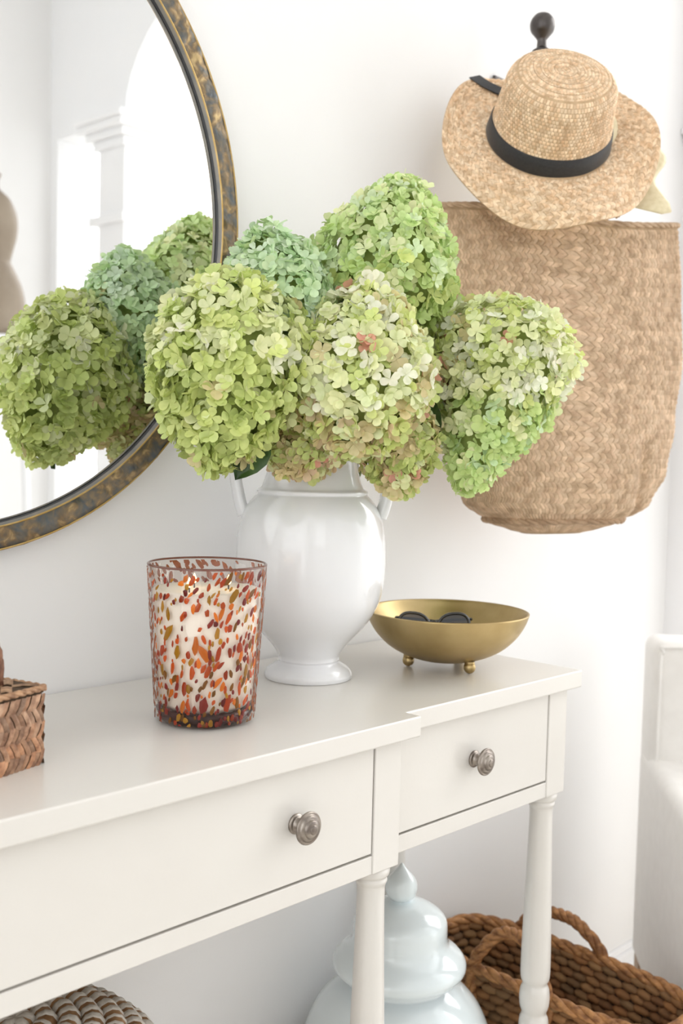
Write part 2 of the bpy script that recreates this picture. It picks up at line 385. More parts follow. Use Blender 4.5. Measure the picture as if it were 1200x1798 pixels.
def leg(x, y):
    r = mk('leg', *lathe([(r_, ZB-z_) for z_, r_ in smoothprof(LEGP, 3)], 40, (x, y, 0)), CREAM, troot)
    V, F = box(x-PW/2, x+PW/2, y-PW/2, y+PW/2, .10, ZB-.4985, .002); mk('leg_block', V, F, CREAM, r, smooth=False)
    mk('foot', *lathe(smoothprof([(.0005, .0), (.012, .0), (.017, .02), (.021, .05), (.018, .075), (.0195, .1)], 4), 32, (x, y, 0)), CREAM, r)
legs = [(sum(cp)/2, YC+PW/2), (-WC-sum(cp)/2, YC+PW/2), (sum(rp)/2, YR+PW/2), (-WC-sum(rp)/2, YR+PW/2), (sum(rp)/2, -.012-PW/2), (-WC-sum(rp)/2, -.012-PW/2)]
for (x, y) in legs:
    boxo('post', (x-PW/2, x+PW/2, y-PW/2, y+PW/2, ZB, T-TH), CREAM, troot, .0012); leg(x, y)
# carcass just behind the drawer fronts, rails and drawers
def carcass(x0, x1, y): boxo('carcass', (x0, x1, y+.020, -.02, ZB+.004, T-TH), GAPM, troot, 0)
carcass(-WC-cp[0]-.002, cp[0]+.002, YC); carcass(cp[1]-.03, rp[0]+.002, YR); carcass(-WC-rp[0]-.002, -WC-cp[1]+.03, YR)
boxo('rail', (-WC-cp[0], cp[0], YC+.0012, YC+.03, ZB, ZG-.0012), CREAM, troot, .001)
boxo('rail', (cp[1], rp[0], YR+.0012, YR+.03, ZB, ZG-.0012), CREAM, troot, .001)
boxo('rail', (-WC-rp[0], -WC-cp[1], YR+.0012, YR+.03, ZB, ZG-.0012), CREAM, troot, .001)
boxo('side_apron', (rp[1]-.018, rp[1]-.002, YR+PW, -.012-PW, ZB, T-TH), CREAM, troot, .001)
boxo('side_apron', (-WC-rp[1]+.002, -WC-rp[1]+.018, YR+PW, -.012-PW, ZB, T-TH), CREAM, troot, .001)
boxo('lower_shelf', (-WC-rp[1], rp[1], YR, -.012, .135, .157), CREAM, troot, .002)
KP = smoothprof([(.0105, 0), (.0108, .0018), (.0092, .0034), (.0076, .0042), (.0060, .0075), (.0055, .0115), (.0068, .0148), (.0120, .0162), (.0162, .0172), (.0172, .0188), (.0166, .0204), (.0146, .0206), (.0138, .0212), (.0128, .0228), (.0104, .0234), (.0098, .0238), (.0090, .0256), (.0066, .0266), (.0048, .0268), (.0044, .0278), (.0022, .0284), (.0003, .0285)], 3)
def knob(x, y, z, par):
    V, F = lathe(KP, 40); V = [Vector((x+v.x, y-v.z, z+v.y)) for v in V]; mk('knob', V, F, PEWTER, par)
def drawer(x0, x1, y, kx):
    d = boxo('drawer', (x0+.0026, x1-.0026, y+.0005, y+.0195, ZG+.0016, T-TH-.0012), CREAM, troot, .0012)
    for k in kx: knob(k, y+.0005, T-.0855, d)
drawer(-WC-cp[0], cp[0], YC, (-.1806, -WC+.1806)); drawer(cp[1], rp[0], YR, (.1497,)); drawer(-WC-rp[0], -WC-cp[1], YR, (-WC-.1497,))

# ------------------------------------------------------------------ white urn vase
VX, VY = .048, -.129
vroot = empty('urn_vase', (VX, VY, T), None, 'glossy white ceramic urn vase with two handles holding hydrangeas', 'vase')
VP = [(.0005, .006), (.045, .004), (.0555, .0), (.0572, .003), (.0568, .007), (.0530, .0125), (.0455, .0178), (.0405, .0205), (.0392, .0225), (.0402, .0245), (.0398, .0265), (.0405, .031), (.0475, .042), (.0590, .055), (.0715, .0685), (.0830, .085), (.0912, .1035), (.0955, .124), (.0970, .146), (.0968, .168), (.0955, .186), (.0920, .205), (.0850, .222), (.0755, .2345), (.0712, .239), (.0718, .2415), (.0712, .2440), (.0665, .2475), (.0620, .258), (.0592, .272), (.0600, .287), (.0645, .300), (.0720, .309), (.0735, .3115), (.0720, .3135), (.0690, .3120), (.0600, .300), (.0560, .285), (.0555, .268), (.0660, .242), (.0880, .200), (.0920, .150), (.070, .075), (.03, .035), (.0005, .03)]
mk('body', *lathe(smoothprof(VP, 3), 72, (VX, VY, T)), PORC, vroot)
def hwarp(sgn):
    e = Vector((math.cos(YAW), -math.sin(YAW), 0))*sgn
    P = [(.0880, .210), (.0930, .224), (.0965, .240), (.0995, .256), (.1010, .272), (.0995, .288), (.0920, .301), (.0720, .305)]
    path = smoothprof([tuple(Vector((VX, VY, T+z))+e*r) for r, z in P], 5)
    return tube(path, [.0068+.002*abs(i/35-.5) for i in range(len(path))], 12, flat=1.25)
for s in (-1, 1): mk('handle', *hwarp(s), PORC, vroot)

# ------------------------------------------------------------------ hydrangeas: one stem each, florets as parts
def floret_mesh(k):
    rnd = random.Random(100+k); V = []; F = []
    for p in range(4):
        a = p*PI/2+rnd.uniform(-.22, .22); ln = rnd.uniform(.86, 1.1); w = rnd.uniform(.42, .52); cup = rnd.uniform(-.25, .30); tw = rnd.uniform(-.35, .35); pit = rnd.uniform(-.10, .55)
        b0 = len(V)
        for i, (t, ww) in enumerate(((.05, .12), (.32, .66), (.62, 1.0), (.88, .78), (1.02, .25))):
            for s in (-1, 0, 1):
                x = t*ln; y = s*w*ww; z = cup*t*t+pit*t+.13*abs(s)*ww+tw*s*t*.35-.14*max(0, t-.72)
                V.append(Vector((x*math.cos(a)-y*math.sin(a), x*math.sin(a)+y*math.cos(a), z+.05*(p % 2))))
        for i in range(4):
            for s in range(2): F.append((b0+i*3+s, b0+(i+1)*3+s, b0+(i+1)*3+s+1, b0+i*3+s+1))
    b0 = len(V); V += [Vector((.07*math.cos(i*PI/2), .07*math.sin(i*PI/2), .06)) for i in range(4)]+[Vector((0, 0, .16))]
    F += [(b0+i, b0+(i+1) % 4, b0+4) for i in range(4)]
    me = bpy.data.meshes.new('floret'); me.from_pydata([tuple(v) for v in V], [], F); me.materials.append(PETAL)
    at_ = me.attributes.new('tint', 'FLOAT_COLOR', 'POINT'); at_.data.foreach_set('color', [1.0]*4*len(V))
    me.polygons.foreach_set('use_smooth', [True]*len(me.polygons)); me.update()
    return me, V, F
FLO = [floret_mesh(k) for k in range(7)]
def at(px, py, s):      # a point seen at (px, py) at depth s, used to lay out positions
    return CAMP+(CF+CR*((px-600)/FPX)+CU*((899-py)/FPX))*s
MOUTH = Vector((VX, VY, T+.27))
def leaf(root, p, d, n, L, w):
    d = d.normalized(); n = (n-d*n.dot(d)).normalized(); s = d.cross(n); V = []; F = []
    prof = [(0, .02), (.12, .45), (.3, .9), (.5, 1), (.7, .8), (.87, .42), (1, .02)]
    for t, ww in prof:
        for k in (-1, -.5, 0, .5, 1):
            V.append(p+d*(t*L)+s*(k*ww*w)+n*(.16*w*abs(k)*2-.5*L*.35*t*t))
    for i in range(len(prof)-1):
        for k in range(4): F.append((i*5+k, (i+1)*5+k, (i+1)*5+k+1, i*5+k+1))
    mk('leaf', V, F, LEAF, root)
def mixc(a, b, t): return tuple(x*(1-t)+y*t for x, y in zip(a, b))
def hydrangea(label, base, tip, R, N, size, cols, seed, wide=.38, leaves=(), pw=1.0):
    rnd = random.Random(seed)
    ax = tip-base; L = ax.length; ax = ax.normalized()
    e1 = ax.orthogonal().normalized(); e2 = ax.cross(e1)
    rot = Matrix((e1, e2, ax)).transposed()
    root = empty('hydrangea_stem', base, rot, label, 'flower', 'hydrangea stems in the white urn')
    def rad(t):
        q = (t-wide)/(1-wide) if t > wide else (wide-t)/wide
        return R*max(0.0, 1-q*q)**.5 if t <= wide else R*max(0.0, 1-abs(q)**(1.7*pw))**(.75)
    # cumulative area for even spacing
    K = 200; cum = [0]
    for i in range(K):
        t0, t1 = i/K, (i+1)/K; cum.append(cum[-1]+math.hypot(rad(t1)-rad(t0), L/K)*(rad(t0)+rad(t1)))
    mk('core', *lathe([(max(.0005, rad(i/14)*.80), L*(.05+.90*i/14)) for i in range(15)], 20), SHADEFILL, root, local=True)  # filler added to block light; its olive paints the shade between florets
    items = []
    g = PI*(3-5**.5)
    for i in range(N):
        c = (i+.5)/N*cum[-1]; k = next(j for j in range(K) if cum[j+1] >= c)
        t = (k+(c-cum[k])/(cum[k+1]-cum[k]+1e-12))/K
        a = i*g+rnd.uniform(-.16, .16); t = min(.995, max(.005, t+rnd.uniform(-.012, .012)))
        rr = rad(t)*(1+rnd.uniform(-.12, .08)); dr = (rad(min(1, t+.02))-rad(max(0, t-.02)))/(L*(min(1, t+.02)-max(0, t-.02)))
        rr *= 1+.13*mnoise.noise(Vector((math.cos(a)*1.3+seed, math.sin(a)*1.3, t*3.2)))
        p = Vector((rr*math.cos(a), rr*math.sin(a), t*L+(.010*rnd.uniform(-.3, .6) if t > .9 else 0)))
        n = Vector((math.cos(a), math.sin(a), -dr)).normalized()
        n = (n+Vector([rnd.uniform(-.70, .70) for _ in range(3)])+rot.inverted() @ Vector((0, 0, .22))).normalized()
        sc = size*rnd.uniform(.82, 1.16)
        q = n.to_track_quat('Z', 'Y').to_matrix() @ Matrix.Rotation(rnd.uniform(0, PI), 3, 'Z')
        wp = base+rot @ p; wn = (rot @ n)
        m = q.to_4x4() @ Matrix.Scale(sc, 4); m.translation = p
        h = ((rot @ p)+base).z
        col = cols(rnd, t, wp, (rot @ Vector((math.cos(a), math.sin(a), 0))))
        vis = (rot @ Vector((math.cos(a), math.sin(a), -dr)).normalized()).dot((CAMP-wp).normalized())
        items.append((vis, m, col, rnd.randrange(len(FLO))))
    items.sort(key=lambda q: -q[0])
    rest = MB(); rc = []
    for j, (vis, m, col, k) in enumerate(items):
        if j < 300:
            o = link_mesh('floret', FLO[k][0], root, col); o.matrix_local = m
        else:
            rest.add([m @ v for v in FLO[k][1]], FLO[k][2]); rc += [*col, 1.0]*len(FLO[k][1])
    if rest.V:
        fm = tag(rest.mk('floret_mass', PETAL, root, local=True), None, None, None, 'stuff')
        fm.data.attributes.new('tint', 'FLOAT_COLOR', 'POINT').data.foreach_set('color', rc)
    # stalk down into the vase
    foot = MOUTH+Vector(((base.x-VX)*.12, (base.y-VY)*.12, -.10)); mid = MOUTH+Vector(((base.x-VX)*.30, (base.y-VY)*.30, .035))
    path = smoothprof([tuple(foot), tuple(mid), tuple((mid+base)/2+Vector((0, 0, .008))), tuple(base+ax*.03)], 6)
    mk('stalk', *tube(path, .0028, 8), STEM, root)
    for lf in leaves: leaf(root, *lf)
    return root
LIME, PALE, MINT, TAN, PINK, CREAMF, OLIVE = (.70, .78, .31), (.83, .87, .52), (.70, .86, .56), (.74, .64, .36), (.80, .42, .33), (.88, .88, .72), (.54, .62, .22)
def pal(*w):
    def f(r, t, p, n):
        x = r.random()*sum(k for k, _ in w)
        for k, c in w:
            x -= k
            if x <= 0: break
        g = r.uniform(.90, 1.08); h = r.uniform(-.03, .03)
        return tuple(max(.02, min(.95, v*g*q)) for v, q in zip(c, (1+h, 1, 1-h*.5)))
    return f
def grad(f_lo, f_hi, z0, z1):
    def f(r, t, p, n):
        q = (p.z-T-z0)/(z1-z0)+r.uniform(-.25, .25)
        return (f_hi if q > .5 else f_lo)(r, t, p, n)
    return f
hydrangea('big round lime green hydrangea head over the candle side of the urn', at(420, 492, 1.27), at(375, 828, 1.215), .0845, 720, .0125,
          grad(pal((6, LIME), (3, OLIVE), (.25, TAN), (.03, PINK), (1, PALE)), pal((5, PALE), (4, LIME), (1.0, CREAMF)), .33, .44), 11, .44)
hydrangea('small mint green hydrangea head beside the mirror frame', at(505, 650, 1.335), at(463, 398, 1.30), .070, 600, .0114,
          pal((6, MINT), (3, (.76, .88, .68)), (1.0, (.62, .78, .42)), (.25, TAN)), 12, .45)
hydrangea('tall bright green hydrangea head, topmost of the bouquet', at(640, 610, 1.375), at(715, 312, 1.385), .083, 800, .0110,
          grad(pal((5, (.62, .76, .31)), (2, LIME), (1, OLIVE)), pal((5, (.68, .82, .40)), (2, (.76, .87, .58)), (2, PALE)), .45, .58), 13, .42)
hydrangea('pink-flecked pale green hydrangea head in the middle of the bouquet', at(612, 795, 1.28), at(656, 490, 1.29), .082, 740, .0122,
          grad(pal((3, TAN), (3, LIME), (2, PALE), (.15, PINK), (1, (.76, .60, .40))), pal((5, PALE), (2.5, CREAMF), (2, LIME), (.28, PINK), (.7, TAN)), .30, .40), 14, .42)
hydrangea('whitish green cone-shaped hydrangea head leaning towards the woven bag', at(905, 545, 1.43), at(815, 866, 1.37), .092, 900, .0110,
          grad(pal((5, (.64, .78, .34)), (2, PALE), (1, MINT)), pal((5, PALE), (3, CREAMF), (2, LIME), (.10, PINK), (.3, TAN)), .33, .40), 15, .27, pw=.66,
          leaves=((at(762, 700, 1.345), at(757, 800, 1.34)-at(762, 700, 1.345), -CF-CR*.45, .062, .0125),))
hydrangea('tan and pink aged hydrangea head hanging over the urn lip towards the candle', at(590, 715, 1.37), at(490, 822, 1.31), .048, 360, .0114,
          pal((4, TAN), (2, (.74, .56, .38)), (3, LIME), (1, PALE), (.3, PINK)), 16, .4,
          leaves=((at(468, 758, 1.235), at(412, 845, 1.225)-at(468, 758, 1.235), -CF+CR*.15, .064, .020),))
hydrangea('tan and green aged hydrangea head hanging over the urn lip towards the brass bowl', at(690, 700, 1.36), at(705, 866, 1.33), .046, 360, .0114,
          pal((4, TAN), (3, LIME), (2, OLIVE), (.5, PINK), (1, PALE)), 17, .45)
hydrangea('olive and cream hydrangea head tucked behind the middle of the bouquet', at(680, 735, 1.42), at(755, 570, 1.40), .056, 400, .0114,
          pal((4, PALE), (2, TAN), (2, LIME), (.6, PINK), (1, CREAMF)), 18, .45)

# ------------------------------------------------------------------ candle in mottled glass
KX, KY, KH, KR1, KR0 = -.1934, -.2139, .1709, .0649, .0540
kroot = empty('candle', (KX, KY, T), None, 'lit ivory candle in a tortoiseshell spotted glass tumbler', 'candle')
def kr(z): return KR0+(KR1-KR0)*z/KH
gp = [(.0005, .0), (.046, .0), (.0515, .0025), (KR0-.0002, .007), (kr(.02), .02), (kr(.09), .09), (KR1, KH-.0008), (KR1-.0010, KH+.0006), (KR1-.0026, KH-.0008), (kr(.09)-.003, .09), (kr(.02)-.003, .022), (.046, .016), (.0005, .0155)]
gl = mk('glass', *lathe(gp, 96, (KX, KY, T)), GLASS, kroot)
mk('base', *lathe([(.0005, .0035), (.045, .0035), (.0500, .0060), (kr(.014)-.0016, .0145), (.045, .0155), (.0005, .0155)], 72, (KX, KY, T)), BASEGLASS, kroot)
tag(mk('rim', *lathe([(KR1-.0026, KH-.0002), (KR1-.0022, KH+.0009), (KR1-.001, KH+.0012), (KR1+.0002, KH+.0004), (KR1, KH-.0012)], 96, (KX, KY, T)), pbr('rim_glass', (.16, .06, .04), rough=.1), kroot), 'thin dark brown rim')
wx = mk('wax', *lathe([(.0005, .0165), (.044, .0165), (kr(.02)-.0045, .023), (kr(.09)-.0042, .09), (kr(.143)-.0042, .143), (kr(.143)-.0075, .1445), (.03, .1415), (.0005, .1408)], 72, (KX, KY, T)), WAX, kroot)
for i in range(3):
    a = YAW*-1+PI/2+[PI*.78, -PI*.32, PI*.22][i]; fx, fy = KX+.026*math.cos(a), KY+.026*math.sin(a)
    w = mk('wick', *tube([(fx, fy, T+.139), (fx, fy, T+.147)], .0009, 6), RIBBON, kroot)
    mk('flame', *lathe(smoothprof([(.0002, .0), (.0024, .002), (.0028, .0045), (.0015, .008), (.0002, .0112)], 3), 12, (fx, fy, T+.1465)), FLAME, kroot)
rnd = random.Random(5)
CHC = [(.66, .17, .02), (.52, .085, .015), (.36, .05, .015), (.42, .20, .02), (.17, .022, .018), (.20, .08, .012), (.26, .032, .02)]
def chip(th, z, w, h, tilt, rot=0):
    V = []; F = []; n = 9
    j = [rnd.uniform(.72, 1.15) for _ in range(n)]
    for lay, (s, o) in enumerate(((1, .0001), (.72, .0004), (0, .0005))):
        if s == 0:
            V.append((0, 0, o)); continue
        for i in range(n):
            a = 2*PI*i/n; V.append((w*s*j[i]*math.cos(a), h*s*j[i]*math.sin(a), o))
    for i in range(n): F.append((i, (i+1) % n, n+(i+1) % n, n+i)); F.append((n+i, n+(i+1) % n, 2*n))
    out = []
    for x, y, o in V:
        xr = x*math.cos(tilt)-y*math.sin(tilt); yr = x*math.sin(tilt)+y*math.cos(tilt); zz = min(KH-.0025, max(.004, z+yr)); R_ = kr(zz)+o
        out.append(Vector((KX+R_*math.cos(th+xr/R_), KY+R_*math.sin(th+xr/R_), T+zz)))
    return out, F
chips = []
tha = math.atan2(CAMP.y-KY, CAMP.x-KX)
placed = []
while len(chips) < 860 and len(placed) < 9000:
    z = rnd.random()**1.12*(KH-.006)+.004; th = rnd.uniform(-PI, PI); placed.append(0)
    top = z > .140
    big = rnd.random() < .16
    w = rnd.uniform(.0013, .0032)*(1.7 if big else 1); h = w*rnd.uniform(1.3, 2.9)*(.7 if z < .02 else 1)
    if any(abs(z-c[1]) < (h+c[3])*.58 and abs((th-c[0]+PI) % (2*PI)-PI)*.06 < (w+c[2])*.58 for c in chips): continue
    tilt = rnd.gauss(-.15, .22)-(.35 if top else 0)
    chips.append((th, z, w, h, tilt, rnd.choice(CHC[:4]+CHC[4+rnd.randrange(3):][:1] if z > .06 else CHC if z > .022 else CHC[2:])))
chips.sort(key=lambda c: abs((c[0]-tha+PI) % (2*PI)-PI))
rest = MB()
for j, (th, z, w, h, tilt, c) in enumerate(chips):
    V, F = chip(th, z, w, h, tilt)
    k = rnd.uniform(.75, 1.2)
    if j < 300: mk('glass_chip', V, F, CHIP, kroot, color=tuple(v*k for v in c))
    else: rest.add(V, F)
tag(rest.mk('glass_chips', CHIP, kroot, color=(.32, .08, .015)), None, None, None, 'stuff')

# ------------------------------------------------------------------ brass bowl and sunglasses
BX, BY = .242, -.203
broot = empty('brass_bowl', (BX, BY, T), None, 'shallow brushed brass bowl on ball feet beside the urn', 'bowl')
bp_ = [(.0005, .0080), (.03, .0100), (.055, .0168), (.078, .0285), (.096, .0450), (.107, .0620), (.1125, .0765), (.1118, .0785), (.1095, .0775), (.1035, .0650), (.092, .0475), (.074, .0325), (.052, .0210), (.03, .0142), (.0005, .0122)]
mk('bowl', *lathe(smoothprof(bp_, 4), 90, (BX, BY, T)), BRASS, broot)
for i in range(3):
    a = math.atan2(.09, .30)+i*2*PI/3; fx, fy = BX+.052*math.cos(a), BY+.052*math.sin(a)
    f_ = mk('foot', *ellipsoid((fx, fy, T+.0085), .0082, .0082, .0085, 18, 12), BRASS, broot)
    mk('foot_collar', *lathe(smoothprof([(.0062, .0130), (.0072, .0142), (.0066, .0158), (.0070, .0172)], 3), 18, (fx, fy, T)), BRASS, f_)
sg = empty('sunglasses', (BX-.004, BY+.003, T+.0265), Matrix.Rotation(math.radians(-44), 3, 'Z') @ Matrix.Rotation(math.radians(-14), 3, 'X'), 'black sunglasses lying in the brass bowl', 'sunglasses')
def rimpath(cx, sx):
    return [Vector((cx+sx*.0225*math.copysign(abs(math.cos(a))**.8, math.cos(a)), 0, .026+.0215*math.copysign(abs(math.sin(a))**.8, math.sin(a))+.003*math.cos(a))) for a in [2*PI*i/28 for i in range(28)]]
for s in (-1, 1):
    P = rimpath(s*.0275-.012, s); rm = mk('lens_rim', *tube(P, .0022, 8, closed=True), BLACKP, sg, local=True)
    c = sum(P, Vector())/28; mk('lens', [c+Vector((0, .0004, 0))]+P, [(0, 1+i, 1+(i+1) % 28) for i in range(28)], LENS, rm, local=True, smooth=False)
    mk('temple', *tube(smoothprof([(s*.052-.012, .001, .040), (s*.050-.012, .006+.003*s, .041), (s*.02-.012, .010+.003*s, .039), (-s*.035-.012, .011+.003*s, .033), (-s*.045-.012, .011+.003*s, .026)], 4), .0022, 8), BLACKP, sg, local=True)
mk('bridge', *tube(smoothprof([(-.018, 0, .033), (-.012, -.001, .036), (-.006, 0, .033)], 4), .002, 8), BLACKP, sg, local=True)

# ------------------------------------------------------------------ small woven box
bxr = Matrix.Rotation(math.atan2(.0137, .051), 3, 'Z')
bx = empty('woven_box', (-.413, -.2467, T), bxr, 'small brown plaited seagrass box with handled lid at the table end', 'box')
BW, BD, BH = .21, .135, .0735               # local: x from -BW to 0, y from 0 to BD
boxo('core', (-BW, 0, 0, BD, .001, BH-.002), SEAGRASSB, bx, .003, local=True)
rnd = random.Random(9); cnt = 0
def plait(o, ux, uy, un, w, h, cell, root, par):
    """diagonal twill of strips over a w x h rectangle"""
    global cnt
    nr = round(h/cell); nc = round(w/(cell*.52)); cw, ch = w/nc, h/nr
    for j in range(nr):
        s = 1 if j % 2 == 0 else -1
        for i in range(nc):
            x0 = i*cw+rnd.uniform(-.0006, .0006); sh = s*cw*1.25
            def P(x, y): return o+ux*min(w+.0015, max(-.0015, x))+uy*min(h, max(0, y))+un*(.0006+(.0006 if (i+j) % 2 else 0))
            e = ch*.09
            c = [P(x0-sh/2+cw*.02, j*ch-e), P(x0+cw*.98-sh/2, j*ch-e), P(x0+cw*.98+sh/2, (j+1)*ch+e), P(x0+cw*.02+sh/2, (j+1)*ch+e)]
            mb = MB(); pillow(mb, c, .0026, un)
            k = rnd.uniform(.62, 1.35); q = rnd.uniform(.88, 1.12)
            mb.mk('strip', SEAGRASS, par, local=True, color=(k*1.1, k*q, k*q*q)); cnt += 1
X_, Y_, Z_ = Vector((1, 0, 0)), Vector((0, 1, 0)), Vector((0, 0, 1))
plait(Vector((-BW, 0, 0)), X_, Z_, -Y_, BW, BH-.007, .0128, bx, bx)
plait(Vector((0, 0, 0)), Y_, Z_, X_, BD, BH-.007, .0136, bx, bx)
lid = boxo('lid', (-BW-.001, .001, -.001, BD+.001, BH-.007, BH), SEAGRASSB, bx, .002, local=True)
# braided lid edge and lid plaiting
def braid(path, r, mat, par, name, n=7, step=1, tw=.9, color=None, local=True):
    mb = MB()
    for s in range(3):
        pp = []
        for i, p in enumerate(path):
            a = i*tw+s*2*PI/3; t = (path[min(i+1, len(path)-1)]-path[max(0, i-1)]).normalized()
            u = Vector((0, 0, 1)); u = (u-t*u.dot(t)); u = u.normalized() if u.length > .1 else Vector((1, 0, 0)); v = t.cross(u)
            pp.append(p+(u*math.cos(a)+v*math.sin(a))*r*.55)
        mb.add(*tube(pp, r*.68, n))
    return mb.mk(name, mat, par, local=local, color=color)
E_ = [Vector((-BW, -.001, BH-.002)), Vector((.001, -.001, BH-.002)), Vector((.001, BD, BH-.002)), Vector((-BW, BD, BH-.002))]
for i in range(4):
    a, b = E_[i], E_[(i+1) % 4]; n_ = int((b-a).length/.004)
    braid([a.lerp(b, t/n_) for t in range(n_+1)], .0028, SEAGRASS, lid, 'lid_edge', 6, color=(1.2, 1.15, 1.1))
for i in range(9):
    for j in range(6):
        s = 1 if (i+j) % 2 else -1; cx, cy = -BW+(i+.5)*BW/9, (j+.5)*BD/6; mb = MB(); d = Vector((.0085, .0085*s, 0)); p = Vector((-d.y, d.x, 0))*.42; c0 = Vector((cx, cy, BH+.0004))
        pillow(mb, [c0-d-p, c0+d-p, c0+d+p, c0-d+p], .0018, Z_); k = rnd.uniform(.7, 1.2); mb.mk('strip', SEAGRASS, lid, local=True, color=(k, k, k))
hp = [Vector((-.026-.055*(1-math.cos(a)), .030, BH+.058*math.sin(a)**.5)) for a in [PI*i/40 for i in range(41)]]
braid(hp, .0042, SEAGRASS, bx, 'handle', 7, color=(.75, .6, .62))

# ------------------------------------------------------------------ wall hook
hk = empty('wall_hook', (.575, 0, T+.87), None, 'dark bronze wall hook with a round ball end', 'hook')
hb = at(953, 45, 1.79)
HX, HY, HZ = hb
hkp = [(HX+.012, -.002, HZ-.115), (HX+.01, -.030, HZ-.12), (HX+.004, HY+.03, HZ-.112), (HX, HY+.004, HZ-.088), (HX, HY, HZ-.065), (HX, HY, HZ-.035)]
hk.matrix_world = Matrix.Translation((HX+.012, 0, HZ-.16))
mk('arm', *tube(smoothprof(hkp, 5), .006, 12), BRONZE, hk)
mk('ball', *lathe(smoothprof([(.0055, -.052), (.0095, -.049), (.0148, -.044), (.0150, -.040), (.0105, -.037), (.0085, -.034), (.0078, -.027), (.0082, -.0225), (.0125, -.0168), (.0185, -.009), (.0202, 0), (.0185, .0085), (.0125, .0165), (.006, .0194), (.0003, .0203)], 4), 32, (HX, HY, HZ)), BRONZE, hk)
boxo('back_plate', (HX-.006, HX+.030, -.006, -.0005, HZ-.17, HZ-.06), BRONZE, hk, .003)
mk('lower_hook', *tube(smoothprof([(HX+.012, -.004, HZ-.15), (HX+.012, -.05, HZ-.175), (HX+.008, -.085, HZ-.17), (HX+.006, -.098, HZ-.14)], 5), .005, 10), BRONZE, hk)

# ------------------------------------------------------------------ woven tote bag
A_ = Vector((.332, -.075, 0)); B_ = Vector((.785, -.24, 0)); e1 = (B_-A_).normalized(); BWID = (B_-A_).length; e2 = Vector((e1.y, -e1.x, 0)); e2 = e2 if e2.y < 0 else -e2
zt0, zbt = T+.680, T+.170
bag = empty('tote_bag', (*((A_+B_)/2).xy, zbt), None, 'large plaited palm leaf tote bag hanging under the straw hat', 'bag')
def interp(tab, v):
    for (v0, a), (v1, b) in zip(tab, tab[1:]):
        if v <= v1: t = (v-v0)/(v1-v0); t = t*t*(3-2*t); return a+(b-a)*t
    return tab[-1][1]
LT = [(0, .0), (.25, .004), (.5, .020), (.75, .050), (.90, .085), (.96, .125), (1, .19)]
RT = [(0, .482), (.2, .490), (.45, .492), (.65, .480), (.80, .462), (.90, .43), (.96, .385), (1, .30)]
DT = [(0, .018), (.15, .028), (.5, .05), (.8, .066), (.92, .062), (1, .02)]
def bagsurf(u, v):
    """u in 0..1 around (front first), v in 0..1 down"""
    l, r, d = interp(LT, v), interp(RT, v), interp(DT, v)
    a = 2*PI*u; c, s = math.cos(a), math.sin(a)
    x = (l+r)/2-(r-l)/2*math.copysign(abs(c)**.75, c); y = d*math.copysign(abs(s)**.75, s)
    z = zt0+(zbt-zt0)*v+(.021*(1-v)**3)*(x/.482-1)+.006*math.sin(x*14)*(1-v)
    w = .004*mnoise.noise(Vector((x*9, v*5, s)))
    w -= .010*math.exp(-((x-.375-.03*(1-v))/.012)**2)*max(0, min(1, (v-.66)/.12))*(1 if s > 0 else 0)
    return A_+e1*x+e2*(y+w*(1 if s > 0 else -1))+Z_*z
NU, NV = 96, 44
V = [bagsurf(i/NU, j/NV) for j in range(NV+1) for i in range(NU)]
F = [(j*NU+i, (j+1)*NU+i, (j+1)*NU+(i+1) % NU, j*NU+(i+1) % NU) for j in range(NV) for i in range(NU)]
F.append(tuple(NV*NU+i for i in range(NU)))
body = mk('body', V, F, PALMB, bag)
rnd = random.Random(21); wv = [MB() for _ in range(4)]
rows = 62; cells = 146
def tiles(surf, rows, cells, v0, v1, h, buckets, fill=.94, jit=.0, u0=0, u1=1, skipinside=None):
    for j in range(rows):
        s = 1 if j % 2 == 0 else -1
        va = v0+(v1-v0)*(j+.5-.56*fill)/rows; vb = v0+(v1-v0)*(j+.5+.56*fill)/rows
        va, vb = max(v0, va), min(v1, vb)
        for i in range(cells):
            q = (i+(.5 if j % 4 > 1 else 0))/cells; du = 1/cells; sh = s*du*.62
            ua = q-du*.48*fill; ub = q+du*.48*fill; k = (u1-u0)
            c = [surf(u0+k*(ua-sh/2), va), surf(u0+k*(ub-sh/2), va), surf(u0+k*(ub+sh/2), vb), surf(u0+k*(ua+sh/2), vb)]
            n = (c[1]-c[0]).cross(c[3]-c[0])
            if n.length < 1e-9: continue
            n.normalize()
            pillow(buckets[rnd.randrange(len(buckets))], c, h*(1+rnd.uniform(-jit, jit)), n if skipinside is None else skipinside(n, c))
def outward(n, c):
    m = (c[0]+c[2])/2; cc = (A_+B_)/2; o = Vector((m.x-cc.x, m.y-cc.y, 0)); o = e1*o.dot(e1)*.25+e2*o.dot(e2)
    return n if n.dot(o) > 0 else -n
tiles(bagsurf, rows, cells, .012, .995, .0020, wv, .94, .4, skipinside=outward)
for b, c in zip(wv, ((1, 1, 1), (1.12, 1.1, 1.08), (.86, .84, .80), (.98, .94, .92))): tag(b.mk('weave', PALM, bag, color=c), None, None, None, 'stuff')
rimp = [bagsurf(i/160, 0)+Z_*.002 for i in range(161)]
braid(rimp, .0042, PALM, bag, 'rim_braid', 6, tw=.75, color=(.82, .80, .78), local=False)
botp = [bagsurf(i/100, .955) for i in range(101)]
braid(botp, .0060, PALM, bag, 'base_braid', 6, tw=.9, color=(.66, .60, .54), local=False)
hkpt = Vector((HX+.008, HY+.012, HZ-.150))
